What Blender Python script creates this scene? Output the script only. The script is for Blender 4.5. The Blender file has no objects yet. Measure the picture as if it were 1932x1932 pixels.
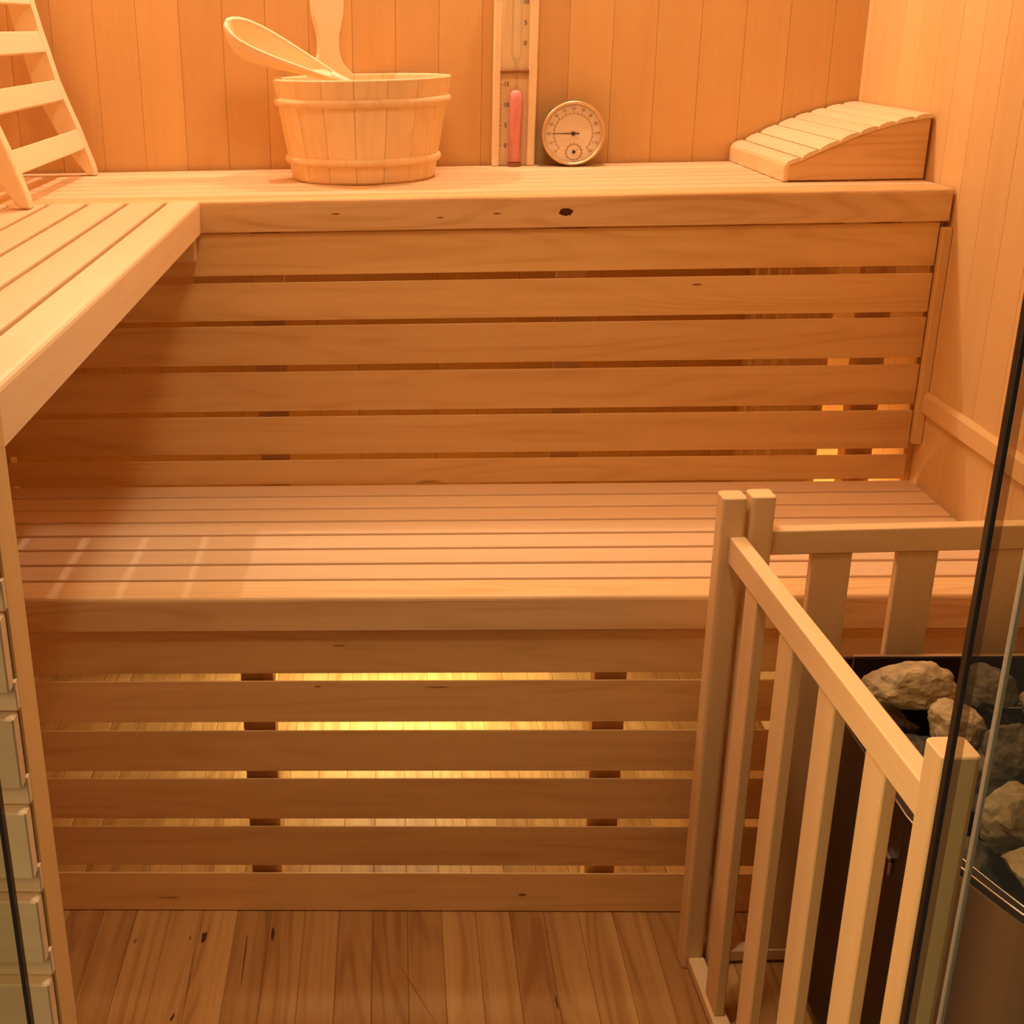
import bpy, bmesh, math, random
from mathutils import Vector, Matrix, noise
random.seed(7)
scene = bpy.context.scene
C = scene.collection
PI = math.pi

# ------------------------------------------------------------------ materials
def new_mat(name):
    m = bpy.data.materials.new(name); m.use_nodes = True
    nt = m.node_tree; nt.nodes.clear()
    out = nt.nodes.new('ShaderNodeOutputMaterial')
    return m, nt, out

def math_node(nt, op, a, b=None, clamp=False):
    n = nt.nodes.new('ShaderNodeMath'); n.operation = op; n.use_clamp = clamp
    for i, v in enumerate((a, b)):
        if v is None: continue
        if isinstance(v, (int, float)): n.inputs[i].default_value = v
        else: nt.links.new(v, n.inputs[i])
    return n.outputs[0]

def mix_col(nt, fac, a, b, blend='MIX'):
    n = nt.nodes.new('ShaderNodeMix'); n.data_type = 'RGBA'; n.blend_type = blend
    for s, v in ((n.inputs[0], fac), (n.inputs[6], a), (n.inputs[7], b)):
        if isinstance(v, (int, float)): s.default_value = v
        elif isinstance(v, tuple): s.default_value = (*v, 1)
        else: nt.links.new(v, s)
    return n.outputs[2]

def map_range(nt, v, a, b, c, d):
    n = nt.nodes.new('ShaderNodeMapRange'); n.clamp = True
    nt.links.new(v, n.inputs[0])
    for i, x in enumerate((a, b, c, d)): n.inputs[i + 1].default_value = x
    return n.outputs[0]

def wood(name, light, dark, vary=.18, lines=.3, streak=.35, knots=0., rough=.5, ring=48., red=.5, spec=.3):
    m, nt, out = new_mat(name)
    at = nt.nodes.new('ShaderNodeAttribute'); at.attribute_name = 'gc'
    rn = nt.nodes.new('ShaderNodeAttribute'); rn.attribute_name = 'rnd'
    def noise_of(scale, detail, w=None, rough_=.5):
        mp = nt.nodes.new('ShaderNodeMapping'); mp.inputs['Scale'].default_value = scale
        nt.links.new(at.outputs['Vector'], mp.inputs[0])
        nz = nt.nodes.new('ShaderNodeTexNoise'); nz.inputs['Scale'].default_value = 1
        nz.inputs['Detail'].default_value = detail; nz.inputs['Roughness'].default_value = rough_
        nt.links.new(mp.outputs[0], nz.inputs['Vector'])
        return nz.outputs['Fac']
    fine = noise_of((6, 260, 260), 4, rough_=.6)
    mid = noise_of((1.6, 34, 34), 3)
    low = noise_of((1.1, 11, 11), 1.5)
    s = math_node(nt, 'SINE', math_node(nt, 'MULTIPLY', low, ring * 2))
    ln = map_range(nt, s, .1, 1, 0, 1)
    ln = math_node(nt, 'MULTIPLY', ln, map_range(nt, mid, .35, .65, .25, 1))
    f = math_node(nt, 'ADD', math_node(nt, 'MULTIPLY', map_range(nt, fine, .3, .75, 0, 1), streak * .6),
                  math_node(nt, 'MULTIPLY', map_range(nt, mid, .35, .7, 0, 1), streak))
    f = math_node(nt, 'ADD', f, math_node(nt, 'MULTIPLY', ln, lines), True)
    col = mix_col(nt, f, light, dark)
    # every board has its own tone
    v = math_node(nt, 'ADD', 1 - vary, math_node(nt, 'MULTIPLY', rn.outputs['Fac'], vary * 1.6))
    rgb = nt.nodes.new('ShaderNodeCombineColor')
    nt.links.new(v, rgb.inputs[0])
    nt.links.new(math_node(nt, 'POWER', v, 1 + red * .6), rgb.inputs[1])
    nt.links.new(math_node(nt, 'POWER', v, 1 + red), rgb.inputs[2])
    col = mix_col(nt, 1., col, rgb.outputs[0], 'MULTIPLY')
    if knots > 0:
        mp = nt.nodes.new('ShaderNodeMapping'); mp.inputs['Scale'].default_value = (5, 15, 15)
        nt.links.new(at.outputs['Vector'], mp.inputs[0])
        vo = nt.nodes.new('ShaderNodeTexVoronoi'); vo.inputs['Scale'].default_value = 1
        nt.links.new(mp.outputs[0], vo.inputs['Vector'])
        sep = nt.nodes.new('ShaderNodeSeparateColor'); nt.links.new(vo.outputs['Color'], sep.inputs[0])
        k = math_node(nt, 'MULTIPLY', map_range(nt, vo.outputs['Distance'], .05, .14, 1, 0),
                      math_node(nt, 'GREATER_THAN', sep.outputs[0], 1 - knots))
        col = mix_col(nt, math_node(nt, 'MULTIPLY', k, .8), col, (.10, .035, .012))
    b = nt.nodes.new('ShaderNodeBsdfPrincipled')
    nt.links.new(col, b.inputs['Base Color'])
    b.inputs['Roughness'].default_value = rough
    b.inputs['Specular IOR Level'].default_value = spec
    bp = nt.nodes.new('ShaderNodeBump'); bp.inputs['Strength'].default_value = .12; bp.inputs['Distance'].default_value = .001
    nt.links.new(fine, bp.inputs['Height']); nt.links.new(bp.outputs[0], b.inputs['Normal'])
    nt.links.new(b.outputs[0], out.inputs[0])
    return m

def plain(name, col, rough=.5, metal=0., spec=.5, var=0., scale=30):
    m, nt, out = new_mat(name)
    b = nt.nodes.new('ShaderNodeBsdfPrincipled')
    b.inputs['Roughness'].default_value = rough; b.inputs['Metallic'].default_value = metal
    b.inputs['Specular IOR Level'].default_value = spec
    tc = nt.nodes.new('ShaderNodeTexCoord')
    nz = nt.nodes.new('ShaderNodeTexNoise'); nz.inputs['Scale'].default_value = scale; nz.inputs['Detail'].default_value = 4
    nt.links.new(tc.outputs['Object'], nz.inputs['Vector'])
    c = mix_col(nt, math_node(nt, 'MULTIPLY', nz.outputs['Fac'], var * 2 if var else .1), col, tuple(x * .6 for x in col))
    nt.links.new(c, b.inputs['Base Color'])
    nt.links.new(b.outputs[0], out.inputs[0])
    return m

def glass_mat(name, tint, refl=1., rough=.02):
    m, nt, out = new_mat(name)
    tr = nt.nodes.new('ShaderNodeBsdfTransparent'); tr.inputs[0].default_value = (*tint, 1)
    gl = nt.nodes.new('ShaderNodeBsdfGlossy'); gl.inputs['Roughness'].default_value = rough
    fr = nt.nodes.new('ShaderNodeFresnel'); fr.inputs[0].default_value = 1.5
    mx = nt.nodes.new('ShaderNodeMixShader')
    ge = nt.nodes.new('ShaderNodeNewGeometry')
    one = math_node(nt, 'SUBTRACT', 1., ge.outputs['Backfacing'])
    nt.links.new(math_node(nt, 'MULTIPLY', math_node(nt, 'MULTIPLY', fr.outputs[0], refl, True), one), mx.inputs[0])
    nt.links.new(tr.outputs[0], mx.inputs[1]); nt.links.new(gl.outputs[0], mx.inputs[2])
    nt.links.new(mx.outputs[0], out.inputs[0])
    return m

def stone_mat(name, a, b_, scale=45):
    m, nt, out = new_mat(name)
    tc = nt.nodes.new('ShaderNodeTexCoord')
    n1 = nt.nodes.new('ShaderNodeTexNoise'); n1.inputs['Scale'].default_value = scale; n1.inputs['Detail'].default_value = 8
    n2 = nt.nodes.new('ShaderNodeTexVoronoi'); n2.inputs['Scale'].default_value = scale * 3
    nt.links.new(tc.outputs['Object'], n1.inputs['Vector']); nt.links.new(tc.outputs['Object'], n2.inputs['Vector'])
    c = mix_col(nt, map_range(nt, n1.outputs['Fac'], .35, .65, 0, 1), a, b_)
    c = mix_col(nt, map_range(nt, n2.outputs['Distance'], .0, .35, .45, 0), c, tuple(x * .3 for x in b_))
    bs = nt.nodes.new('ShaderNodeBsdfPrincipled'); bs.inputs['Roughness'].default_value = .9
    nt.links.new(c, bs.inputs['Base Color'])
    bp = nt.nodes.new('ShaderNodeBump'); bp.inputs['Strength'].default_value = .8; bp.inputs['Distance'].default_value = .006
    nt.links.new(n1.outputs['Fac'], bp.inputs['Height']); nt.links.new(bp.outputs[0], bs.inputs['Normal'])
    nt.links.new(bs.outputs[0], out.inputs[0])
    return m

M = {}
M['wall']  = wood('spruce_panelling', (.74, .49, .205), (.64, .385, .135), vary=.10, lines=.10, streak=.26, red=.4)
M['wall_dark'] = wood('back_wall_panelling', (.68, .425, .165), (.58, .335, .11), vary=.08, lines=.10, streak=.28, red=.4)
M['bench'] = wood('bench_spruce', (.83, .615, .35), (.72, .49, .24), vary=.08, lines=.14, streak=.28, knots=.02)
M['nose']  = wood('front_board_spruce', (.80, .55, .255), (.61, .35, .125), vary=.06, lines=.48, streak=.42, knots=.02, ring=50)
M['slat']  = wood('skirt_spruce', (.78, .51, .20), (.62, .355, .115), vary=.14, lines=.34, streak=.48, knots=.02, ring=45)
M['floor'] = wood('floor_pine', (.57, .315, .10), (.36, .165, .045), vary=.22, lines=.45, streak=.55, knots=.06, ring=40, rough=.6, spec=.12)
M['fence'] = wood('fence_spruce', (.81, .575, .28), (.69, .44, .18), vary=.06, lines=.12, streak=.28, knots=.02)
M['bucket'] = wood('bucket_pine', (.88, .66, .36), (.76, .51, .23), vary=.05, lines=.40, streak=.2, ring=36, rough=.4)
M['pale'] = wood('pale_lime_wood', (.87, .70, .42), (.78, .58, .32), vary=.05, lines=.16, streak=.2, rough=.42)
M['siding'] = wood('siding_spruce', (.80, .61, .39), (.64, .46, .27), vary=.08, lines=.12, streak=.4)
M['dark_metal'] = plain('dark_heater_metal', (.040, .016, .008), .45, .3, .5, .3, 14)
M['brown_metal'] = plain('outer_lit_brown_metal', (.27, .14, .055), .55, 0., .35, .1, 14)  # heater front: outer-room light on it put into a lighter brown
M['steel'] = plain('brushed_steel', (.75, .70, .66), .28, 1., .5, .1, 60)
M['brass'] = plain('pale_brass', (.86, .62, .34), .30, .85, .5, .1, 50)
M['case'] = plain('black_case', (.02, .012, .008), .5)
M['dial'] = plain('dial_card', (.88, .71, .50), .55, 0, .3, .05, 40)
M['ink'] = plain('brown_ink', (.09, .03, .01), .7, 0, .1)
M['knot'] = plain('brown_knot', (.30, .12, .035), .6, 0, .2)
M['inkpale'] = plain('faded_ink', (.40, .22, .10), .7, 0, .1)
M['sand'] = plain('pink_sand', (.92, .34, .33), .75, 0, .3, .15, 200)
M['seal'] = plain('dark_seal', (.012, .006, .005), .35)
M['glass'] = glass_mat('door_glass', (.90, .90, .84), 1.1)
M['clear'] = glass_mat('tube_glass', (.95, .95, .93), 1.6)
M['edge'] = plain('pale_glass_edge', (.62, .60, .52), .25, 0, .6)
M['haze_edge'] = glass_mat('ground_glass_edge', (.72, .64, .55), 1.5, .3)
M['stone_tan'] = stone_mat('tan_heater_stone', (.47, .35, .165), (.28, .19, .085))
M['stone_grey'] = stone_mat('grey_heater_stone', (.38, .29, .155), (.23, .17, .09), 30)
M['stone_dark'] = stone_mat('dark_heater_stone', (.13, .095, .05), (.05, .036, .02), 40)
M['plaster'] = plain('outer_room_plaster', (.60, .56, .50), .9, 0, .2, .05, 4)

# ------------------------------------------------------------------ mesh helpers
class MB:
    """collects shapes of one part; every shape carries grain coordinates and a tone of its own"""
    def __init__(s): s.v = []; s.f = []; s.g = []; s.r = []; s.sm = []
    def add(s, verts, faces, axis='x', rnd=None, smooth=False, grain=None, off=None):
        o = len(s.v); rnd = random.random() if rnd is None else rnd
        off = off or (random.uniform(0, 30), random.uniform(0, 30), random.uniform(0, 30))
        for i, p in enumerate(verts):
            s.v.append(tuple(p))
            if grain: q = grain[i]
            else: q = {'x': (p[0], p[1], p[2]), 'y': (p[1], p[0], p[2]), 'z': (p[2], p[0], p[1])}[axis]
            s.g.append((q[0] + off[0], q[1] + off[1], q[2] + off[2])); s.r.append(rnd)
        for f in faces: s.f.append(tuple(i + o for i in f)); s.sm.append(smooth)
        return s
    def box(s, x0, x1, y0, y1, z0, z1, axis='x', c=.0015, rnd=None, mat=None, seg=1):
        bm = bmesh.new(); bmesh.ops.create_cube(bm, size=1)
        sx, sy, sz = x1 - x0, y1 - y0, z1 - z0
        for v in bm.verts:
            v.co = Vector(((x0 + x1) / 2 + v.co.x * sx, (y0 + y1) / 2 + v.co.y * sy, (z0 + z1) / 2 + v.co.z * sz))
        c = min(c, .3 * min(sx, sy, sz))
        if c > 0: bmesh.ops.bevel(bm, geom=bm.edges[:], offset=c, segments=seg, affect='EDGES', profile=.5)
        bm.verts.index_update()
        vs = [v.co.copy() for v in bm.verts]; fs = [[v.index for v in f.verts] for f in bm.faces]
        g = [{'x': (p.x, p.y, p.z), 'y': (p.y, p.x, p.z), 'z': (p.z, p.x, p.y)}[axis] for p in vs]
        bm.free()
        if mat is not None: vs = [mat @ p for p in vs]
        return s.add(vs, fs, axis, rnd, grain=g)
    def prism(s, pts, a0, a1, plane='xz', axis='x', c=0, rnd=None, mat=None):
        """outline pts (2-D) swept between a0 and a1 along the remaining axis"""
        bm = bmesh.new()
        mk = {'xz': lambda p, a: (p[0], a, p[1]), 'yz': lambda p, a: (a, p[0], p[1]), 'xy': lambda p, a: (p[0], p[1], a)}[plane]
        A = [bm.verts.new(mk(p, a0)) for p in pts]; B = [bm.verts.new(mk(p, a1)) for p in pts]
        n = len(pts); bm.faces.new(A); bm.faces.new(B[::-1])
        for i in range(n): bm.faces.new((A[i], B[i], B[(i + 1) % n], A[(i + 1) % n]))
        bmesh.ops.recalc_face_normals(bm, faces=bm.faces)
        if c:
            ed = [e for e in bm.edges if len({f for f in e.link_faces}) == 2 and e.calc_face_angle(0) > .6]
            bmesh.ops.bevel(bm, geom=ed, offset=c, segments=1, affect='EDGES', profile=.5)
        bm.verts.index_update()
        vs = [v.co.copy() for v in bm.verts]; fs = [[v.index for v in f.verts] for f in bm.faces]
        g = [{'x': (p.x, p.y, p.z), 'y': (p.y, p.x, p.z), 'z': (p.z, p.x, p.y)}[axis] for p in vs]
        bm.free()
        if mat is not None: vs = [mat @ p for p in vs]
        return s.add(vs, fs, axis, rnd, grain=g)
    def lathe(s, prof, n=48, mat=None, axis='z', rnd=None, smooth=True, closed=False):
        vs = []; fs = []; k = len(prof)
        for i in range(n):
            a = 2 * PI * i / n
            for r, z in prof: vs.append(Vector((r * math.cos(a), r * math.sin(a), z)))
        for i in range(n):
            j = (i + 1) % n
            for q in range(k - 1 if not closed else k):
                q2 = (q + 1) % k
                fs.append((i * k + q, j * k + q, j * k + q2, i * k + q2))
        if mat is not None: vs = [mat @ p for p in vs]
        return s.add(vs, fs, axis, rnd, smooth)
    def tube(s, pts, r, n=10, rnd=None, smooth=True):
        vs = []; fs = []
        for i, p in enumerate(pts):
            p = Vector(p); a = Vector(pts[max(i - 1, 0)]); b = Vector(pts[min(i + 1, len(pts) - 1)])
            t = (b - a).normalized(); u = t.cross(Vector((.13, .31, .94))).normalized(); w = t.cross(u)
            rr = r[i] if isinstance(r, (list, tuple)) else r
            for k in range(n):
                an = 2 * PI * k / n; vs.append(p + rr * (math.cos(an) * u + math.sin(an) * w))
        for i in range(len(pts) - 1):
            for k in range(n):
                fs.append((i * n + k, i * n + (k + 1) % n, (i + 1) * n + (k + 1) % n, (i + 1) * n + k))
        fs.append(tuple(range(n))[::-1]); fs.append(tuple((len(pts) - 1) * n + k for k in range(n)))
        return s.add(vs, fs, 'x', rnd, smooth)
    def build(s, name, mat, parent=None):
        me = bpy.data.meshes.new(name); me.from_pydata(s.v, [], s.f); me.update()
        a = me.attributes.new('gc', 'FLOAT_VECTOR', 'POINT'); a.data.foreach_set('vector', [c for q in s.g for c in q])
        b = me.attributes.new('rnd', 'FLOAT', 'POINT'); b.data.foreach_set('value', s.r)
        me.polygons.foreach_set('use_smooth', s.sm)
        bm = bmesh.new(); bm.from_mesh(me); bmesh.ops.recalc_face_normals(bm, faces=bm.faces); bm.to_mesh(me); bm.free()
        me.materials.append(mat)
        o = bpy.data.objects.new(name, me); C.objects.link(o)
        if parent is not None: o.parent = parent
        return o

def thing(name, label, cat, loc=(0, 0, 0), rotz=0., group=None):
    o = bpy.data.objects.new(name, None); C.objects.link(o); o.empty_display_size = .05
    o.location = loc; o.rotation_euler = (0, 0, rotz)
    o['label'] = label; o['category'] = cat
    if group: o['group'] = group
    return o
def tag(o, label, cat, group=None):
    o['label'] = label; o['category'] = cat
    if group: o['group'] = group
    return o
def struct(o, label=None, cat=None):
    o['kind'] = 'structure'
    if label: o['label'] = label
    if cat: o['category'] = cat
    return o

# ------------------------------------------------------------------ key dimensions (metres)
XL, XR = -.70, .8634          # left and right wall
YB, YF = .836, -.66           # back wall, inside of the front wall
ZL, ZU, ZC = .50, .9515, 1.95 # lower seat, upper seat, ceiling
YU = .4057                    # front of the upper seat
XA = -.2388                   # front of the left arm of the upper seat

# ------------------------------------------------------------------ the room
def planks(mb, axis, lo, hi, first, pitch, build):
    x = first
    while x > lo: x -= pitch
    while x < hi:
        a, b = max(x, lo), min(x + pitch, hi)
        if b - a > .004: build(a + .0001, b - .0001)
        x += pitch
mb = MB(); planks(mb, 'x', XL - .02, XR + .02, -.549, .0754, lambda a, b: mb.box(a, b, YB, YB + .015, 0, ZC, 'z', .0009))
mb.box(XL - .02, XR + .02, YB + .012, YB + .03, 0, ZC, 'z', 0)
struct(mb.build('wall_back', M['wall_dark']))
mb = MB(); planks(mb, 'y', -.74, YB, .325, .0705, lambda a, b: mb.box(XR, XR + .015, a, b, 0, ZC, 'z', .0009, rnd=random.uniform(.4, 1)))
mb.box(XR + .012, XR + .03, -.74, YB + .03, 0, ZC, 'z', 0)
struct(mb.build('wall_right', M['wall']))
mb = MB(); planks(mb, 'y', -.70, YB, .33, .0705, lambda a, b: mb.box(XL - .015, XL, a, b, 0, ZC, 'z', .0009))
mb.box(XL - .03, XL - .012, -.70, YB + .03, 0, ZC, 'z', 0)
struct(mb.build('wall_left', M['wall']))
mb = MB(); planks(mb, 'x', XL - .02, XR + .02, .397, .0485, lambda a, b: mb.box(a, b, -.70, YB, -.02, 0, 'y', .001))
mb.box(XL - .02, XR + .02, -.70, YB, -.03, -.012, 'y', 0, rnd=.2)
floor = struct(mb.build('floor', M['floor']))
mb = MB(); planks(mb, 'x', XL - .02, XR + .02, .0, .0754, lambda a, b: mb.box(a, b, -.70, YB, ZC, ZC + .02, 'y', .0018))
struct(mb.build('ceiling', M['wall']))
# front wall left of the opening: lapped log siding outside, panelling inside
mb = MB(); k = 0; zt = .8316
while zt < ZC: zt += .0749
while zt > -.01:
    z0 = zt - .0749
    lo = max(z0 + .0185, 0.001)
    if zt > .02:
        mb.box(XL - .02, -.2125, -.709, -.697, lo, min(zt - .001, ZC), 'x', .0012)
    if z0 > -.02: mb.box(XL - .02, -.2112, -.700, -.690, max(z0, 0), lo + .004, 'x', .0008)
    zt = z0
mb.box(XL - .02, -.2130, -.692, -.662, 0, ZC, 'z', 0)
struct(mb.build('wall_front', M['siding']))
mb = MB(); mb.box(-.2135, -.211, -.6945, YF, 0, ZC, 'z', .0006)
struct(mb.build('trim_1', M['wall']))
mb = MB(); mb.box(-.211, XR, -.70, YF, 1.72, ZC, 'x', .002)
struct(mb.build('trim_2', M['wall']))
mb = MB(); mb.prism([(XR, .6155), (XR, .6475), (XR - .004, .6475), (XR - .0085, .642), (XR - .0085, .6155)], -.655, .3975, 'xz', 'y', 0)
struct(mb.build('trim_3', M['wall']))
# glass front: two sliding panes at the right, one at the left over the siding
def pane(name, x0, x1, y, z0, z1, t, edge_side, edge_mat, edge_w, haze=0):
    mb = MB(); mb.box(x0, x1, y, y + t, z0, z1, 'z', 0)
    o = struct(mb.build(name, M['glass']))
    e = MB()
    if edge_side == 'l': e.box(x0 - edge_w, x0, y - .0005, y + t + .0005, z0, z1, 'z', .0004)
    else: e.box(x1, x1 + edge_w, y - .0005, y + t + .0005, z0, z1, 'z', .0004)
    e.build('edge_strip', edge_mat, o)
    if haze:
        h = MB(); h.box(x0, x0 + haze, y - .0012, y - .0004, z0, z1, 'z', 0); h.build('ground_edge', M['haze_edge'], o)
    return o
pane('door_1', .4288, XR - .002, -.681, .004, 1.715, .006, 'l', M['seal'], .0036, .0045)
pane('window_1', .4632, XR - .002, -.6665, .004, 1.715, .005, 'l', M['edge'], .0026)
pane('window_2', XL - .02, -.2235, -.731, .004, 1.715, .006, 'r', M['seal'], .003)

# ------------------------------------------------------------------ lower bench
def seat(parent, x0, x1, y0, y1, ztop, pitch=.0505, gap=.0075, thick=.022, n=None, axis='x', front=.05):
    """seat slats running along `axis`"""
    y = y0; first = True
    while y < y1 - .01:
        w = front if first else pitch - gap
        b = min(y + w, y1)
        mb = MB()
        if axis == 'x': mb.box(x0, x1, y, b, ztop - thick, ztop, 'x', .0022, seg=2)
        else: mb.box(y, b, x0, x1, ztop - thick, ztop, 'y', .0022, seg=2)
        mb.build('seat_slat', M['bench'], parent)
        y = b + gap; first = False

def front_profile(f, zb, zt, wd, sgn=1):
    p = [(0, zb + .001), (0, zt - .006), (.0008, zt - .003), (.0025, zt - .001), (.006, zt), (wd - .001, zt), (wd, zt - .001), (wd, zt - .015), (.0125, zt - .015), (.0125, zb), (.001, zb)]
    return [(f + sgn * a, z) for a, z in p]

def lift(o, z):                                     # children are given in room coordinates
    for ch in o.children: ch.location = (-o.location.x, -o.location.y, -o.location.z)

t = lower = thing('lower_bench', 'low sauna bench on the floor with a half lit slatted seat and gapped front slats', 'bench', (.08, .2, 0))
seat(t, XL + .004, XR - .004, .0573, .4085, ZL, pitch=.0512, gap=.0068, front=.0444)
mb = MB(); mb.prism(front_profile(0, .4513, ZL, .0505), XL + .004, XR - .003, 'yz', 'x', 0); mb.build('front_board', M['nose'], t)
for z1, z0 in ((.4495, .3862), (.3753, .3120), (.2992, .2350), (.2232, .1575), (.1452, .0794), (.0667, .0015)):
    mb = MB(); mb.prism([(.005, z0), (.005, z1 - .001), (.006, z1), (.018, z1 - .011), (.019, z0)], XL + .004, XR - .004, 'yz', 'x', .0006); mb.build('skirt_slat', M['slat'], t)
for x0, x1 in ((-.163, -.1195), (.3085, .351), (-.62, -.575), (.76, .80)):
    mb = MB(); mb.box(x0, x1, .0195, .05, .0, .477, 'z', .001); mb.build('post_or_light_stop', M['slat'], t)
lift(t, 0)
# ------------------------------------------------------------------ upper bench with its gapped back slats
t = thing('upper_bench', 'long upper sauna bench against the back wall, knotty front board and gapped back slats', 'bench', (.08, .62, 0))
seat(t, XL + .004, XR - .004, YU + .0595, YB - .004, ZU, pitch=.0525, gap=.0075, front=.045)
nb = MB(); nb.prism(front_profile(YU, .9045, ZU, .052), XL + .004, XR - .005, 'yz', 'x', 0)
nose = nb.build('front_board', M['nose'], t)
for z1, z0 in ((.9025, .8388), (.8280, .7690), (.7610, .6985), (.6880, .6240), (.6150, .5522), (.5423, .5015)):
    mb = MB(); mb.prism([(.4112, z0), (.4112, z1 - .001), (.4122, z1), (.424, z1 - .007), (.425, z0)], XL + .004, .8485, 'yz', 'x', .0006); mb.build('back_slat', M['slat'], t)
for x0, x1 in ((-.1685, -.1225), (.2945, .338), (-.62, -.575), (.757, .80)):
    mb = MB(); mb.box(x0, x1, .4255, .455, .4783 if x0 < .7 else 0, .925, 'z', .001); mb.build('post_or_light_stop', M['slat'], t)
for x0 in (-.1215, .2925):
    mb = MB(); mb.box(x0, x0 + .0022, .4258, .432, .503, .90, 'z', .0004); mb.build('pale_spacer', M['pale'], t)
mb = MB(); mb.box(.8492, XR - .0004, .4258, .445, .4783, .925, 'z', .001); mb.build('post_or_light_stop', M['slat'], t)  # added batten, stops the under-bench lamp spilling onto the right wall
mb = MB(); mb.box(.700, .714, .4255, YB - .003, 0, .925, 'z', .001); mb.build('partition_board', M['slat'], t)
mb = MB(); mb.box(.849, XR - .0005, .3985, .4108, .563, .896, 'z', .001); mb.build('end_cleat', M['slat'], t)
lift(t, 0)
# the big dark knot and three small ones in the front board
def knot(x, z, rx, rz, y, parent, dark=False):
    mb = MB(); n = 20
    vs = [Vector((0, -.0006, 0))] + [Vector((rx * math.cos(2 * PI * i / n) * random.uniform(.85, 1.15), 0, rz * math.sin(2 * PI * i / n) * random.uniform(.85, 1.15))) for i in range(n)]
    vs = [v + Vector((x, y, z)) for v in vs]
    mb.add(vs, [(0, i + 1, (i + 1) % n + 1) for i in range(n)])
    o = mb.build('knot', M['ink'] if dark else M['knot'], parent); o.location = (-parent.location.x, -parent.location.y, -parent.location.z)
for a in ((.3011, .9268, .0105, .0055, True), (.2, .9265, .006, .0012), (.117, .922, .005, .0011), (-.038, .930, .006, .0013)): knot(*a[:4], YU - .0001, t, len(a) > 4)
knot(.5015, .8154, .007, .0016, .4111, t)

for a in ((-.0588, .3668, .004, .0011), (.0994, .3654, .016, .0008), (-.0291, .4276, .009, .0009), (.2204, .0301, .006, .0022), (-.2822, .0236, .016, .0009)): knot(*a, .0049, lower)
def floor_mark(x, y, rx, ry, ang, mat):
    mb = MB(); n = 16; ca, sa = math.cos(ang), math.sin(ang)
    vs = [Vector((0, 0, .0006))]
    for i in range(n):
        q = 2 * PI * i / n; k = random.uniform(.7, 1.3); px, py = rx * k * math.cos(q), ry * k * math.sin(q)
        vs.append(Vector((px * ca - py * sa, px * sa + py * ca, 0)))
    vs = [v + Vector((x, y, .0001)) for v in vs]
    mb.add(vs, [(0, i + 1, (i + 1) % n + 1) for i in range(n)]); mb.build('knot', mat, floor)
for a in ((-.2263, -.0485, .0035, .011, -.1, 'ink'), (-.2455, -.051, .0022, .004, 0, 'knot'), (-.1305, -.0416, .0024, .012, 0, 'ink'), (-.3216, -.0564, .002, .005, 0, 'knot'),
          (-.2461, -.1956, .0016, .008, -.2, 'ink'), (.067, -.147, .0009, .055, .42, 'knot'), (.2483, -.1646, .0012, .012, .03, 'ink'), (.2522, -.0373, .0016, .004, 0, 'knot'), (-.165, -.09, .0008, .05, .02, 'ink'), (-.235, -.11, .0008, .06, .02, 'knot')):
    floor_mark(*a[:5], M[a[5]])

# ------------------------------------------------------------------ left arm of the upper seat
t = thing('side_bench', 'upper side bench at the left, bright slats running towards the viewer', 'bench', (-.45, -.1, 0))
a = -.2913
while a > XL + .01:
    b = max(a - .0510, XL + .004)
    mb = MB(); mb.box(b, a, YF + .003, YU - .002, ZU - .015, ZU, 'y', .0022, seg=2); mb.build('seat_slat', M['bench'], t)
    a = b - .0078
mb = MB(); mb.prism(front_profile(XA, .9045, ZU, .045, -1), YF + .003, YU - .0015, 'xz', 'y', 0); mb.build('front_board', M['bench'], t)
for y0, y1 in ((.384, .4035), (YF + .004, YF + .03)):
    mb = MB(); mb.box(XL + .004, XA - .0085, y0, y1, .866, .9043, 'x', .001); mb.box(XL + .004, XA - .0132, y0, y1, .9043, .929, 'x', .001)
    mb.build('ledger', M['bench'], t)
lift(t, 0)

# ------------------------------------------------------------------ wooden backrest leaning at the left wall
t = thing('backrest', 'ladder-shaped wooden backrest standing on the upper benches at the left', 'backrest', (-.49, .57, ZU))
RC = [(-.474, .9525), (-.4775, .970), (-.4865, .9985), (-.4985, 1.0358), (-.512, 1.072), (-.526, 1.112), (-.5385, 1.1624), (-.5475, 1.197), (-.556, 1.2353), (-.566, 1.29), (-.573, 1.35)]
def rail_outline(dx):
    fr = [(x + dx, z) for x, z in RC]
    wd = [.016, .026, .036, .043, .046, .046, .045, .044, .043, .042, .040]
    bk = [(x - w, z + .002) for (x, z), w in zip(fr, wd)]
    return fr + bk[::-1]
for y0, dx in ((.343, .0), (.766, -.002)):
    mb = MB(); mb.prism(rail_outline(dx), y0, y0 + .024, 'xz', 'z', .002); mb.build('side_rail', M['pale'], t)
def rc_at(z):
    for (x0, z0), (x1, z1) in zip(RC, RC[1:]):
        if z0 <= z <= z1:
            k = (z - z0) / (z1 - z0); d = Vector((x1 - x0, z1 - z0)).normalized()
            return x0 + k * (x1 - x0), d
for zc in (1.0155, 1.098, 1.177, 1.253, 1.325):
    x, d = rc_at(zc); nrm = Vector((-d.y, d.x))       # points to the back (left)
    h, th_, ins = .0175, .011, .004
    c0 = Vector((x, zc)) + Vector((-.0045, 0))
    q = [c0 + d * h, c0 - d * h, c0 - d * h + nrm * th_, c0 + d * h + nrm * th_]
    mb = MB(); mb.prism([(p.x, p.y) for p in q], .3665, .7665, 'xz', 'y', .0015); mb.build('slat', M['pale'], t)
lift(t, 0)

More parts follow.
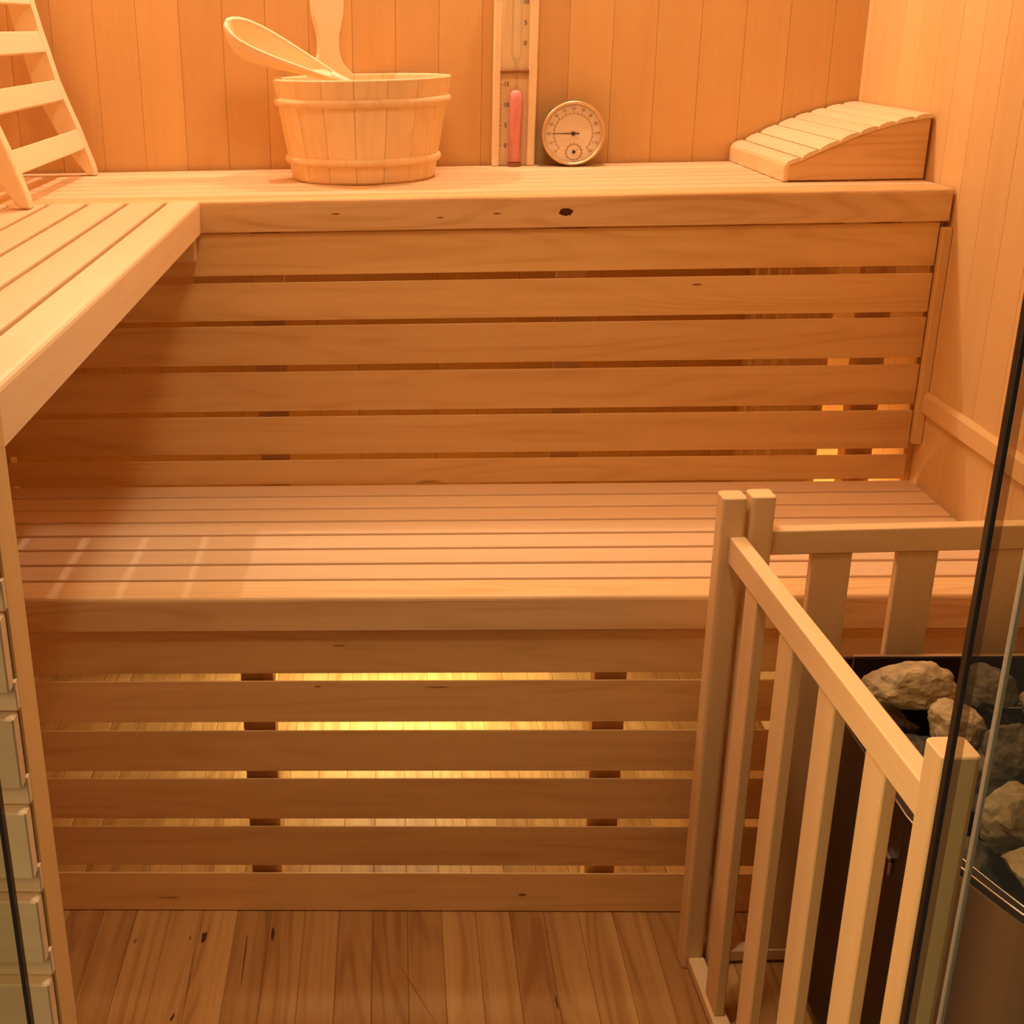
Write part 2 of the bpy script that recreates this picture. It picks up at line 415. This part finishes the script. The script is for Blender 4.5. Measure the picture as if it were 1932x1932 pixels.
# ------------------------------------------------------------------ bucket
BX, BY, BH = -.002, .684, .1605
R0, R1 = .1185, .147
t = thing('wooden_bucket', 'round wooden water bucket with two hoops, standing on the upper bench', 'bucket', (BX, BY, ZU + .0005), math.radians(12))
def rad(z): return R0 + (R1 - R0) * z / BH
mb = MB(); NS = 17; sub = 6; tk = .012
for s_ in range(NS):
    a0 = 2 * PI * s_ / NS + .0025; a1 = 2 * PI * (s_ + 1) / NS - .0025
    vs = []; fs = []; gr = []
    zs = [0, .003, BH * .5, BH - .002, BH]
    for j, z in enumerate(zs):
        for i in range(sub + 1):
            a = a0 + (a1 - a0) * i / sub
            e = 0.0006 if (i in (0, sub)) else 0
            for q, rr in ((0, rad(z) - e - (.002 if j in (0, len(zs) - 1) else 0)), (1, rad(z) - tk + (.002 if j == len(zs) - 1 else 0))):
                vs.append(Vector((rr * math.cos(a), rr * math.sin(a), z))); gr.append((z, a * .13, rr))
    def id_(j, i, q): return (j * (sub + 1) + i) * 2 + q
    for j in range(len(zs) - 1):
        for i in range(sub):
            fs.append((id_(j, i, 0), id_(j, i + 1, 0), id_(j + 1, i + 1, 0), id_(j + 1, i, 0)))
            fs.append((id_(j, i, 1), id_(j + 1, i, 1), id_(j + 1, i + 1, 1), id_(j, i + 1, 1)))
        for i in (0, sub): fs.append((id_(j, i, 0), id_(j + 1, i, 0), id_(j + 1, i, 1), id_(j, i, 1)))
    for j in (0, len(zs) - 1):
        for i in range(sub): fs.append((id_(j, i, 0), id_(j, i, 1), id_(j, i + 1, 1), id_(j, i + 1, 0)))
    mb.add(vs, fs, 'z', None, False, gr)
mb.lathe([(.001, .012), (R0 - .009, .012), (R0 - .009, .02), (.001, .02)], 40, smooth=False)
mb.build('stave_wall', M['bucket'], t)
for z in (.1245, .0335):
    mb = MB(); r = rad(z)
    mb.lathe([(r - .003, z - .0062), (r + .0022, z - .006), (r + .0052, z - .003), (r + .006, z + .001), (r + .0045, z + .005), (r + .0015, z + .0065), (r - .003, z + .0065)], 72, closed=True)
    mb.build('hoop', M['bucket'], t)
# the tall stave that serves as handle
an = math.atan2(.131, -.0655) - math.radians(12)
hw = [(.10, .046), (.152, .047), (.160, .045), (.170, .034), (.180, .0255), (.195, .0195), (.21, .0185), (.225, .0195), (.24, .0235), (.256, .0275), (.275, .029), (.295, .029), (.312, .027), (.325, .021), (.332, .011)]
out_ = [(w, z) for z, w in hw] + [(-w, z) for z, w in hw[::-1]]
mt = Matrix.Rotation(an - PI / 2, 4, 'Z') @ Matrix.Translation((0, R1 - .0135, 0))
mb = MB(); mb.prism(out_, -.0055, .0075, 'xz', 'z', .0015, mat=mt); mb.build('handle_stave', M['pale'], t)

# ------------------------------------------------------------------ ladle
A0 = Vector((-.221, .672, 1.2035)); A1 = Vector((.01, .690, 1.0865))
ax = (A1 - A0).normalized(); LN = (A1 - A0).length
n0 = Vector((-ax.z, 0, ax.x)).normalized()          # upwards, square to the axis
yv = ax.cross(n0) * -1
if yv.y < 0: yv = -yv
ph = math.radians(33)
bv = yv * math.cos(ph) + n0 * math.sin(ph); nv = n0 * math.cos(ph) - yv * math.sin(ph)
t = thing('wooden_ladle', 'long wooden ladle resting in the bucket with its bowl over the left rim', 'ladle', A0)
ST = [(0, .006, .006), (.006, .016, .016), (.016, .025, .031), (.032, .031, .043), (.055, .033, .047), (.08, .0315, .043), (.105, .028, .036), (.13, .0235, .028), (.155, .0185, .021), (.18, .0135, .0155), (.205, .0095, .0115)]
K = 14; rings = []
for s_, w, d in ST:
    ring = []
    p = A0 + ax * s_
    for i in range(K + 1):
        a = PI * i / K; ring.append(p + bv * (w * math.cos(a)) - nv * (d * math.sin(a)))
    wi = max(w - .0045, .001); di = max(d - .006, .0008)
    if s_ < .004: wi, di = w * .4, d * .3
    if s_ > .16: di *= .35
    pi_ = p + ax * (.005 if s_ < .02 else 0)
    for i in range(K + 1):
        a = PI * (K - i) / K; ring.append(pi_ + bv * (wi * math.cos(a)) - nv * (di * math.sin(a)))
    rings.append(ring)
n = len(rings[0]); vs = [p - A0 for r in rings for p in r]; fs = []
for j in range(len(rings) - 1):
    for i in range(n): fs.append((j * n + i, j * n + (i + 1) % n, (j + 1) * n + (i + 1) % n, (j + 1) * n + i))
fs.append(tuple(range(n))); fs.append(tuple((len(rings) - 1) * n + i for i in range(n))[::-1])
g = [(p.dot(ax), p.dot(bv), p.dot(nv)) for p in vs]
mb = MB(); mb.add(vs, fs, 'x', .6, True, g); mb.build('bowl', M['pale'], t)
mb = MB(); mb.tube([ax * .19 - nv * .005, ax * .23 - nv * .005, ax * LN - nv * .004], [.0095, .009, .008], 14); mb.build('handle', M['pale'], t)

# ------------------------------------------------------------------ sand timer
def text_mesh(body, size, loc, mb, yaxis=0.0, sx=1.):
    cu = bpy.data.curves.new('txt', 'FONT'); cu.body = body; cu.size = size; cu.align_x = 'CENTER'; cu.align_y = 'CENTER'; cu.extrude = .0002
    o = bpy.data.objects.new('txt', cu); C.objects.link(o)
    dg = bpy.context.evaluated_depsgraph_get(); me = bpy.data.meshes.new_from_object(o.evaluated_get(dg))
    vs = [Vector((loc[0] + v.co.x * sx, loc[1] - v.co.z, loc[2] + v.co.y)) for v in me.vertices]
    mb.add(vs, [tuple(p.vertices) for p in me.polygons], rnd=.5)
    bpy.data.objects.remove(o); bpy.data.curves.remove(cu); bpy.data.meshes.remove(me)
TX, TY = .2612, .813
t = thing('sand_timer', 'tall wooden sand timer with pink sand, standing against the back wall', 'sand timer', (TX, TY, ZU + .0003))
W = .0372; TH = .356
mb = MB(); mb.box(-W, W, .004, .020, 0, TH, 'z', .001, rnd=.7)
mb.box(-W, -W + .0115, -.0075, .0045, 0, TH, 'z', .0018, rnd=.7); mb.box(W - .0145, W, -.0075, .0045, 0, TH, 'z', .0018, rnd=.7)
mb.build('board', M['pale'], t)
zl = .1565
mb = MB(); mb.box(-.0255, .0225, -.0095, .004, zl, zl + .0055, 'x', .0008, rnd=.15); mb.build('waist_ledge', M['knot'], t)
tx = .0015
mb = MB(); mb.lathe([(.0006, .0055), (.0105, .006), (.0118, .009), (.0118, .118), (.0102, .127), (.0045, .134), (.0022, .142), (.0018, .158)], 24, Matrix.Translation((tx, -.0082, 0)))
lo = mb.build('lower_tube', M['clear'], t)
mb = MB(); mb.lathe([(.0005, .0075), (.0105, .008), (.0105, .1165), (.0095, .1235), (.006, .1275), (.0005, .129)], 24, Matrix.Translation((tx, -.0082, 0))); mb.build('sand', M['sand'], lo)
mb = MB(); mb.lathe([(.0018, .162), (.0026, .170), (.006, .178), (.0092, .186), (.0092, .322), (.007, .33), (.0006, .331)], 24, Matrix.Translation((tx, -.0035, 0))); mb.build('upper_tube', M['clear'], t)
mb = MB(); mb.lathe([(.0005, .0004), (.0125, .0004), (.0125, .0062), (.0005, .0066)], 24, Matrix.Translation((tx, -.0082, 0)), smooth=False); mb.build('tube_cap', M['knot'], t)
mk_ = MB()
for x_, z0_, dz_, tx4 in ((-.0142, .138, -.0345, ('15', '10', '5', '0')), (.0165, .205, .0335, ('0', '5', '10', '15'))):
    for i, tx_ in enumerate(tx4):
        nb_ = MB(); text_mesh(tx_, .0105, (x_, .0035, z0_ + i * dz_), nb_, sx=.9); nb_.build('numeral', M['ink'], t)
for i in range(16):
    L = .004 if i % 5 == 0 else .0022
    mk_.box(-.0245, -.0245 + L, .0032, .0042, .0345 + i * .0069 - .0002, .0345 + i * .0069 + .0003, c=0)
mk_.build('tick_scale', M['ink'], t)

# ------------------------------------------------------------------ dial thermometer
t = thing('dial_thermometer', 'round thermometer with pale dial, leaning on the back wall beside the sand timer', 'thermometer', (.3625, .793, ZU + .0553))
t.rotation_euler = (math.radians(-5), 0, math.radians(-4))
FR = Matrix.Rotation(PI / 2, 4, 'X')                 # lathe axis -> towards the viewer (-y)
mb = MB(); mb.lathe([(.0005, -.034), (.050, -.034), (.0535, -.031), (.0546, -.006), (.0546, -.001), (.0005, .0)], 56, FR); mb.build('case', M['case'], t)
mb = MB(); mb.lathe([(.0485, .0012), (.0492, .006), (.0515, .0085), (.054, .0075), (.0548, .003), (.0545, -.002), (.0515, -.003)], 64, FR, closed=True); mb.build('bezel', M['brass'], t)
mb = MB(); mb.lathe([(.0004, .0018), (.0495, .0018), (.0495, .0006), (.0004, .0006)], 56, FR, smooth=False); mb.build('dial_face', M['dial'], t)
mk_ = MB(); mp_ = MB()
for i in range(25):
    a = math.radians(225 - 270 * i / 24); big = i % 2 == 0
    r0, r1 = .0335, .0375 if big else .0355
    m_ = Matrix.Translation((0, -.0021, 0)) @ Matrix.Rotation(-a, 4, 'Y')
    mp_.box(r0, r1, 0, .0003, -.0004, .0004, c=0, mat=m_)
for i in range(13):
    a = math.radians(225 - 270 * i / 12)
    text_mesh(str(i * 10), .0062, (.0415 * math.cos(a), -.0021, .0415 * math.sin(a)), mp_)
for k in range(72):                                 # ring line of the scale
    a = math.radians(225 - 270 * k / 71)
    m_ = Matrix.Translation((0, -.0021, 0)) @ Matrix.Rotation(-a, 4, 'Y'); mp_.box(.0326, .0335, 0, .0003, -.0009, .0009, c=0, mat=m_)
for i in range(11):
    a = math.radians(215 - 250 * i / 10); m_ = Matrix.Translation((.002, -.0021, -.031)) @ Matrix.Rotation(-a, 4, 'Y')
    mp_.box(.0142, .0165, 0, .0003, -.0005, .0005, c=0, mat=m_)
mp_.build('scale_marks', M['inkpale'], t)
mb = MB(); mb.lathe([(.0125, .0019), (.0132, .0026), (.0138, .0019)], 40, FR @ Matrix.Translation((.002, -.031, 0)), closed=True); mb.build('humidity_ring', M['inkpale'], t)
mb = MB(); mb.prism([(.0105, -.0011), (.0105, .0011), (-.0345, .0005), (-.0345, -.0005)], -.0038, -.0032, 'xz'); 
mb.lathe([(.0003, .0045), (.0035, .004), (.0035, .002), (.0003, .002)], 20, FR); mb.build('needle', M['ink'], t)
mb = MB(); mb.lathe([(.0003, .0042), (.0030, .0038), (.0030, .002), (.0003, .002)], 20, FR @ Matrix.Translation((.002, -.031, 0)))
mb.prism([(.002, -.0315), (.0022, -.0305), (.0115, -.0255), (.0113, -.0262)], -.0034, -.003, 'xz'); mb.build('humidity_needle', M['ink'], t)
mb = MB(); mb.lathe([(.0003, .0072), (.03, .0066), (.0488, .0058)], 48, FR); mb.build('dial_glass', M['clear'], t)

# ------------------------------------------------------------------ wedge headrest
t = thing('headrest', 'wedge-shaped slatted wooden headrest on the upper bench by the right wall', 'headrest', (.755, .67, ZU + .0004))
HP = [(.6458, .9805), (.6692, .9885), (.695, 1.0005), (.7246, 1.0132), (.7525, 1.0245), (.7792, 1.0328), (.8052, 1.0396), (.8328, 1.0456), (.8605, 1.0492)]
HY0, HY1 = .513, .829
def sh(pts): return [(a - .755, b - ZU) for a, b in pts]
for y in (HY0, HY1 - .013):
    top = [(x, z - .0055) for x, z in HP]
    mb = MB(); mb.prism(sh([(.652, ZU + .0014), (.8580, ZU + .0014)] + [(min(x, .858), z) for x, z in top[::-1]][:-1] + [(.652, .976)]), y - .67, y + .013 - .67, 'xz', 'x', .001, rnd=.35)
    mb.build('side_panel', M['nose'], t)
mb = MB(); mb.prism(sh([(.6452, ZU), (.6535, ZU), (.6535, .979), (.6452, .977)]), HY0 - .0012 - .67, HY1 - .67, 'xz', 'y', .0015); mb.build('front_board', M['bucket'], t)
for (x0, z0), (x1, z1) in zip(HP, HP[1:]):
    d = Vector((x1 - x0, z1 - z0)).normalized(); nn = Vector((-d.y, d.x)); L = (Vector((x1, z1)) - Vector((x0, z0))).length
    p = Vector((x0, z0)); q = []
    for s_, h in ((.0012, -.0058), (.0012, -.0022), (.0052, 0), (L * .5, .0010), (L - .0034, 0.0), (L - .0014, -.002), (L - .0014, -.0058)):
        w = p + d * s_ + nn * h; q.append((w.x, w.y))
    mb = MB(); mb.prism(sh(q), HY0 - .0022 - .67, HY1 + .001 - .67, 'xz', 'y', 0); mb.build('slat', M['pale'], t)

# ------------------------------------------------------------------ fence around the heater
FX, FY, FT = .4219, -.1048, .0432
def post(mb, x0, x1, y0, y1, z1, rnd=None):          # rounded vertical edges
    r = .005; pts = []
    for cx, cy, a in ((x1 - r, y1 - r, 0), (x0 + r, y1 - r, 90), (x0 + r, y0 + r, 180), (x1 - r, y0 + r, 270)):
        for k in range(4):
            an = math.radians(a + 30 * k); pts.append((cx + r * math.cos(an), cy + r * math.sin(an)))
    return mb.prism(pts, 0, z1, 'xy', 'z', .0012, rnd)
t = thing('guard_fence', 'wooden guard fence running towards the viewer, its front post behind the glass edge', 'fence', (FX, FY, .0003), FT)
w, L, ro, rw = .0283, .5009, .0104, .0183
mb = MB(); post(mb, 0, w, 0, w, .6722); mb.build('post', M['fence'], t)
mb = MB(); post(mb, 0, .030, -L - .030, -L, .6755); mb.build('post', M['fence'], t)
mb = MB(); mb.box(ro, ro + rw, -L + .0003, -.0003, .5928, .6253, 'y', .0016, seg=2, rnd=.9); mb.build('top_rail', M['fence'], t)
mb = MB(); mb.box(ro - .003, ro + rw, -L + .0003, -.0003, .003, .019, 'y', .0015, rnd=.7); mb.build('bottom_rail', M['fence'], t)
for u0 in (.064, .173, .2815, .390):
    mb = MB(); mb.box(ro + .0012, ro + .0135, -u0 - .0395, -u0, .0192, .5926, 'z', .0012); mb.build('baluster', M['fence'], t)
t = thing('guard_fence', 'wooden guard fence standing crosswise between the heater and the lower bench', 'fence', (FX, FY, .0003), FT)
mb = MB(); post(mb, w + .005, 2 * w + .005, 0, w, .6732); mb.build('post', M['fence'], t)
mb = MB(); post(mb, .408, .4363, 0, w, .6732); mb.build('post', M['fence'], t)
mb = MB(); mb.box(2 * w + .0053, .4077, .006, .024, .5975, .628, 'x', .0016, seg=2); mb.build('top_rail', M['fence'], t)
mb = MB(); mb.box(2 * w + .0053, .4077, .006, .024, .004, .022, 'x', .0015); mb.build('bottom_rail', M['fence'], t)
for v0 in (.1130, .2145, .3185):
    mb = MB(); mb.box(v0, v0 + .047, .008, .0195, .0222, .5973, 'z', .0012); mb.build('baluster', M['fence'], t)

# ------------------------------------------------------------------ heater
HZ = .43
t = thing('sauna_heater', 'dark metal sauna heater full of stones behind the guard fence', 'heater', (.70, -.33, 0))
FP = [(.557, -.150), (.557, -.365), (.5605, -.395), (.567, -.42), (.5775, -.448), (.590, -.480), (.603, -.510), (.625, -.535), (.66, -.548), (.852, -.548), (.852, -.150)]
FPl = [(x - .70, y + .33) for x, y in FP]
mb = MB()
# shell: outer wall, rolled lip, inner wall, stone tray
def ring_of(ins, z):
    c = Vector((.01, -.02)); out = []
    for x, y in FPl:
        v = Vector((x, y)) - c; k = 1 - ins / v.length; out.append(((c + v * k).x, (c + v * k).y, z))
    return out
lv = [(0, .03), (0, HZ - .006), (.001, HZ), (.010, HZ), (.011, HZ - .004), (.011, .33)]
vs = [p for ins, z in lv for p in ring_of(ins, z)]; n = len(FPl); fs = []
for j in range(len(lv) - 1):
    for i in range(n): fs.append((j * n + i, j * n + (i + 1) % n, (j + 1) * n + (i + 1) % n, (j + 1) * n + i))
fs.append(tuple(range(n))); fs.append(tuple((len(lv) - 1) * n + i for i in range(n)))
mb.add(vs, fs, 'z'); mb.build('body', M['dark_metal'], t)
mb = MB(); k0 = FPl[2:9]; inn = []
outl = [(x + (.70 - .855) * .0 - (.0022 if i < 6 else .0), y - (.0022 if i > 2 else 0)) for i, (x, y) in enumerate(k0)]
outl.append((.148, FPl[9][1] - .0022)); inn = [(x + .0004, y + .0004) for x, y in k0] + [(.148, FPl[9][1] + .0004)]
mb.prism(outl + inn[::-1], .034, HZ - .008, 'xy', 'z', 0); mb.build('lit_front_panel', M['brown_metal'], t)
for zz, ins in ((HZ + .0005, .0005), (HZ + .0005, .0115)):
    pts = ring_of(ins, zz); mb = MB(); mb.tube(pts + [pts[0]], .0011, 6); mb.build('steel_rim', M['steel'], t)
mb = MB(); mb.box(-.143, .155, .1815, .186, .05, .4905, 'z', .0006); bpn = mb.build('back_plate', M['dark_metal'], t)
mb = MB(); mb.box(-.1255, .155, .1813, .1862, .4907, .4935, 'x', .0004); mb.box(-.1262, -.1248, .1805, .1815, .478, .4935, 'x', .0003); mb.build('plate_edge', M['steel'], bpn)
for x, y in ((-.12, .15), (.13, .15), (-.06, -.19), (.13, -.19)):
    mb = MB(); mb.lathe([(.0005, .0002), (.011, .0002), (.011, .031), (.0005, .031)], 16, Matrix.Translation((x, y, 0))); mb.build('foot', M['dark_metal'], t)
mb = MB(); mb.box(-.147, -.1432, -.026, -.006, .366, .3695, 'y', .0005); mb.box(-.147, -.1432, -.026, -.022, .350, .3695, 'z', .0005); mb.build('hook_bracket', M['steel'], t)

# stones: real lumps, each one of its own
def stone(c, r, mat, seed, label, rot=0., rough=.28, flat=.0):
    random.seed(seed)
    bm = bmesh.new(); bmesh.ops.create_icosphere(bm, subdivisions=4, radius=1)
    off = Vector((seed * 3.7, seed * 1.3, seed * 2.9))
    cuts = [(Vector((random.gauss(0, 1), random.gauss(0, 1), random.gauss(0, 1))).normalized(), random.uniform(.62, .9)) for _ in range(9)]
    for v in bm.verts:
        p = v.co.copy()
        for nrm, d in cuts:                           # broken faces
            k = p.dot(nrm)
            if k > d: p -= nrm * (k - d) * .85
        p *= 1 + rough * .55 * noise.noise(p * 1.6 + off) + rough * .35 * noise.noise(p * 4 + off) + rough * .16 * noise.noise(p * 10 + off) + rough * .08 * noise.noise(p * 22 + off)
        v.co = Vector((p.x * r[0], p.y * r[1], p.z * r[2]))
    bmesh.ops.rotate(bm, verts=bm.verts, cent=(0, 0, 0), matrix=Matrix.Rotation(rot, 3, 'Z'))
    me = bpy.data.meshes.new('heater_stone'); bm.to_mesh(me); bm.free()
    for p in me.polygons: p.use_smooth = False
    me.materials.append(M[mat]); o = bpy.data.objects.new('heater_stone', me); C.objects.link(o); o.location = c
    tag(o, label, 'stone', 'stones heaped on the sauna heater')
    return o
STN = [
 ((.6090, -.222, .498), (.050, .034, .026), 'stone_tan', 3, 'large tan stone with a pale rough top, highest at the back left of the heater', .2),
 ((.6375, -.272, .478), (.028, .030, .030), 'stone_tan', 5, 'tan craggy stone low at the right of the large tan stone', .4),
 ((.6080, -.262, .438), (.026, .028, .022), 'stone_dark', 8, 'dark stone shaded below the large tan stone', .1),
 ((.6000, -.325, .436), (.024, .030, .020), 'stone_tan', 11, 'small tan stone at the left rim by the sloping rail', .6),
 ((.694, -.222, .492), (.032, .032, .026), 'stone_dark', 13, 'dark grey stone beside the large tan stone, seen through glass', .2),
 ((.676, -.318, .474), (.026, .026, .034), 'stone_dark', 17, 'blackish upright stone seen between the two glass edges', .9),
 ((.634, -.468, .446), (.030, .030, .024), 'stone_grey', 21, 'grey-green stone at the front of the heap behind the pale glass edge', .3),
 ((.650, -.405, .452), (.046, .036, .038), 'stone_grey', 23, 'big grey rounded stone at the front right of the heater', .5),
 ((.715, -.372, .478), (.036, .036, .032), 'stone_grey', 27, 'mid grey stone with a broad flat top at the right picture edge', .1),
 ((.750, -.262, .490), (.034, .036, .030), 'stone_tan', 29, 'tan stone at the back right of the heap, seen through glass', .7),
 ((.793, -.45, .465), (.046, .046, .036), 'stone_grey', 31, 'grey stone at the front corner nearest the right wall', .2),
 ((.80, -.34, .470), (.046, .046, .036), 'stone_tan', 33, 'tan stone in the middle of the right heater side', .2),
 ((.80, -.23, .470), (.044, .046, .036), 'stone_dark', 37, 'dark stone at the back corner nearest the right wall', .2),
 ((.65, -.31, .435), (.050, .05, .035), 'stone_dark', 41, 'dark stone deep in the middle of the heap', .2),
 ((.60, -.20, .425), (.036, .036, .032), 'stone_dark', 43, 'dark stone low against the heater back plate', .2),
 ((.612, -.395, .388), (.036, .036, .030), 'stone_dark', 47, 'dark stone low in the heap near the front rim', .2),
 ((.70, -.43, .42), (.046, .05, .032), 'stone_dark', 53, 'dark stone under the big grey front stone', .2),
 ((.69, -.22, .43), (.046, .04, .036), 'stone_dark', 59, 'dark stone under the dark grey back stone', .2),
 ((.78, -.33, .40), (.06, .12, .040), 'stone_dark', 61, 'dark flat stone lying lowest at the right of the heap', .0),
 ((.594, -.30, .392), (.022, .06, .030), 'stone_dark', 67, 'long dark stone lying along the left heater rim', .0),
 ((.66, -.50, .405), (.040, .028, .030), 'stone_dark', 71, 'dark stone along the front heater rim', .0),
]
for a in STN: stone(*a)

# ------------------------------------------------------------------ lights
def light(name, kind, loc, energy, col, size=.05, aim=None, spread=None):
    l = bpy.data.lights.new(name, kind); l.energy = energy; l.color = col
    if kind == 'AREA':
        l.shape = 'DISK'; l.size = size
        if spread: l.spread = spread
    else: l.shadow_soft_size = size
    o = bpy.data.objects.new(name, l); C.objects.link(o); o.location = loc
    if aim is not None: o.rotation_euler = (Vector(aim) - Vector(loc)).to_track_quat('-Z', 'Y').to_euler()
    return o
WARM = (1., .87, .76)
light('sauna_lamp_or_fill', 'POINT', (.36, .735, 1.86), 13, WARM, .03)
light('sauna_lamp_or_fill', 'POINT', (-.41, .78, 1.855), 14.5, WARM, .006)
light('sauna_lamp_or_fill', 'AREA', (.06, -.22, 1.93), 4.2, (1., .80, .56), .30, (.04, -.1, 0))  # added soft fill under the ceiling, lifts bucket and slat fronts
light('sauna_lamp_or_fill', 'AREA', (.10, -.42, 1.93), 1.7, (1., .84, .64), .10, (.16, -.42, 0), math.radians(85))  # added narrow downward fill, brightens fence rails and jamb
light('under_bench_lamp', 'AREA', (.05, .55, .28), 5.5, (1., .95, .58), .15, (.05, .55, 0))
light('under_bench_lamp', 'POINT', (.79, .64, .20), 3.6, (1., .96, .58), .04)
light('outer_room_lamp', 'AREA', (-1.8, -1.5, 1.3), 30, (1., .68, .36), .7, (.1, -.7, .6))

wd = bpy.data.worlds.new('outer_room'); scene.world = wd; wd.use_nodes = True
wd.node_tree.nodes['Background'].inputs[0].default_value = (.60, .44, .26, 1)
wd.node_tree.nodes['Background'].inputs[1].default_value = .30

# ------------------------------------------------------------------ camera
def cam():
    yaw, pitch, roll = .0375, .3499, -.0222
    cy, sy, cp, sp = math.cos(yaw), math.sin(yaw), math.cos(pitch), math.sin(pitch)
    fwd = Vector((-sy * cp, cy * cp, -sp)); right = Vector((cy, sy, 0)); up = right.cross(fwd)
    c, s = math.cos(roll), math.sin(roll)
    r = right * c + up * s; u = -right * s + up * c
    cd = bpy.data.cameras.new('camera'); o = bpy.data.objects.new('camera', cd); C.objects.link(o)
    o.matrix_world = Matrix(((r.x, u.x, -fwd.x, .0452), (r.y, u.y, -fwd.y, -1.4109), (r.z, u.z, -fwd.z, 1.1873), (0, 0, 0, 1)))
    cd.sensor_width = 36; cd.lens = 2291.35 * 36 / 1932
    cd.shift_x = (966 - 663.15) / 1932; cd.shift_y = (889.7 - 966) / 1932
    cd.clip_start = .02
    scene.camera = o
cam()
vs_ = scene.view_settings
vs_.view_transform = 'Standard'; vs_.look = 'None'; vs_.gamma = 1; vs_.exposure = 0; vs_.use_curve_mapping = False
cy_ = scene.cycles
cy_.max_bounces = 14; cy_.diffuse_bounces = 8; cy_.glossy_bounces = 4; cy_.transparent_max_bounces = 16
cy_.sample_clamp_indirect = 6; cy_.caustics_reflective = False; cy_.caustics_refractive = False
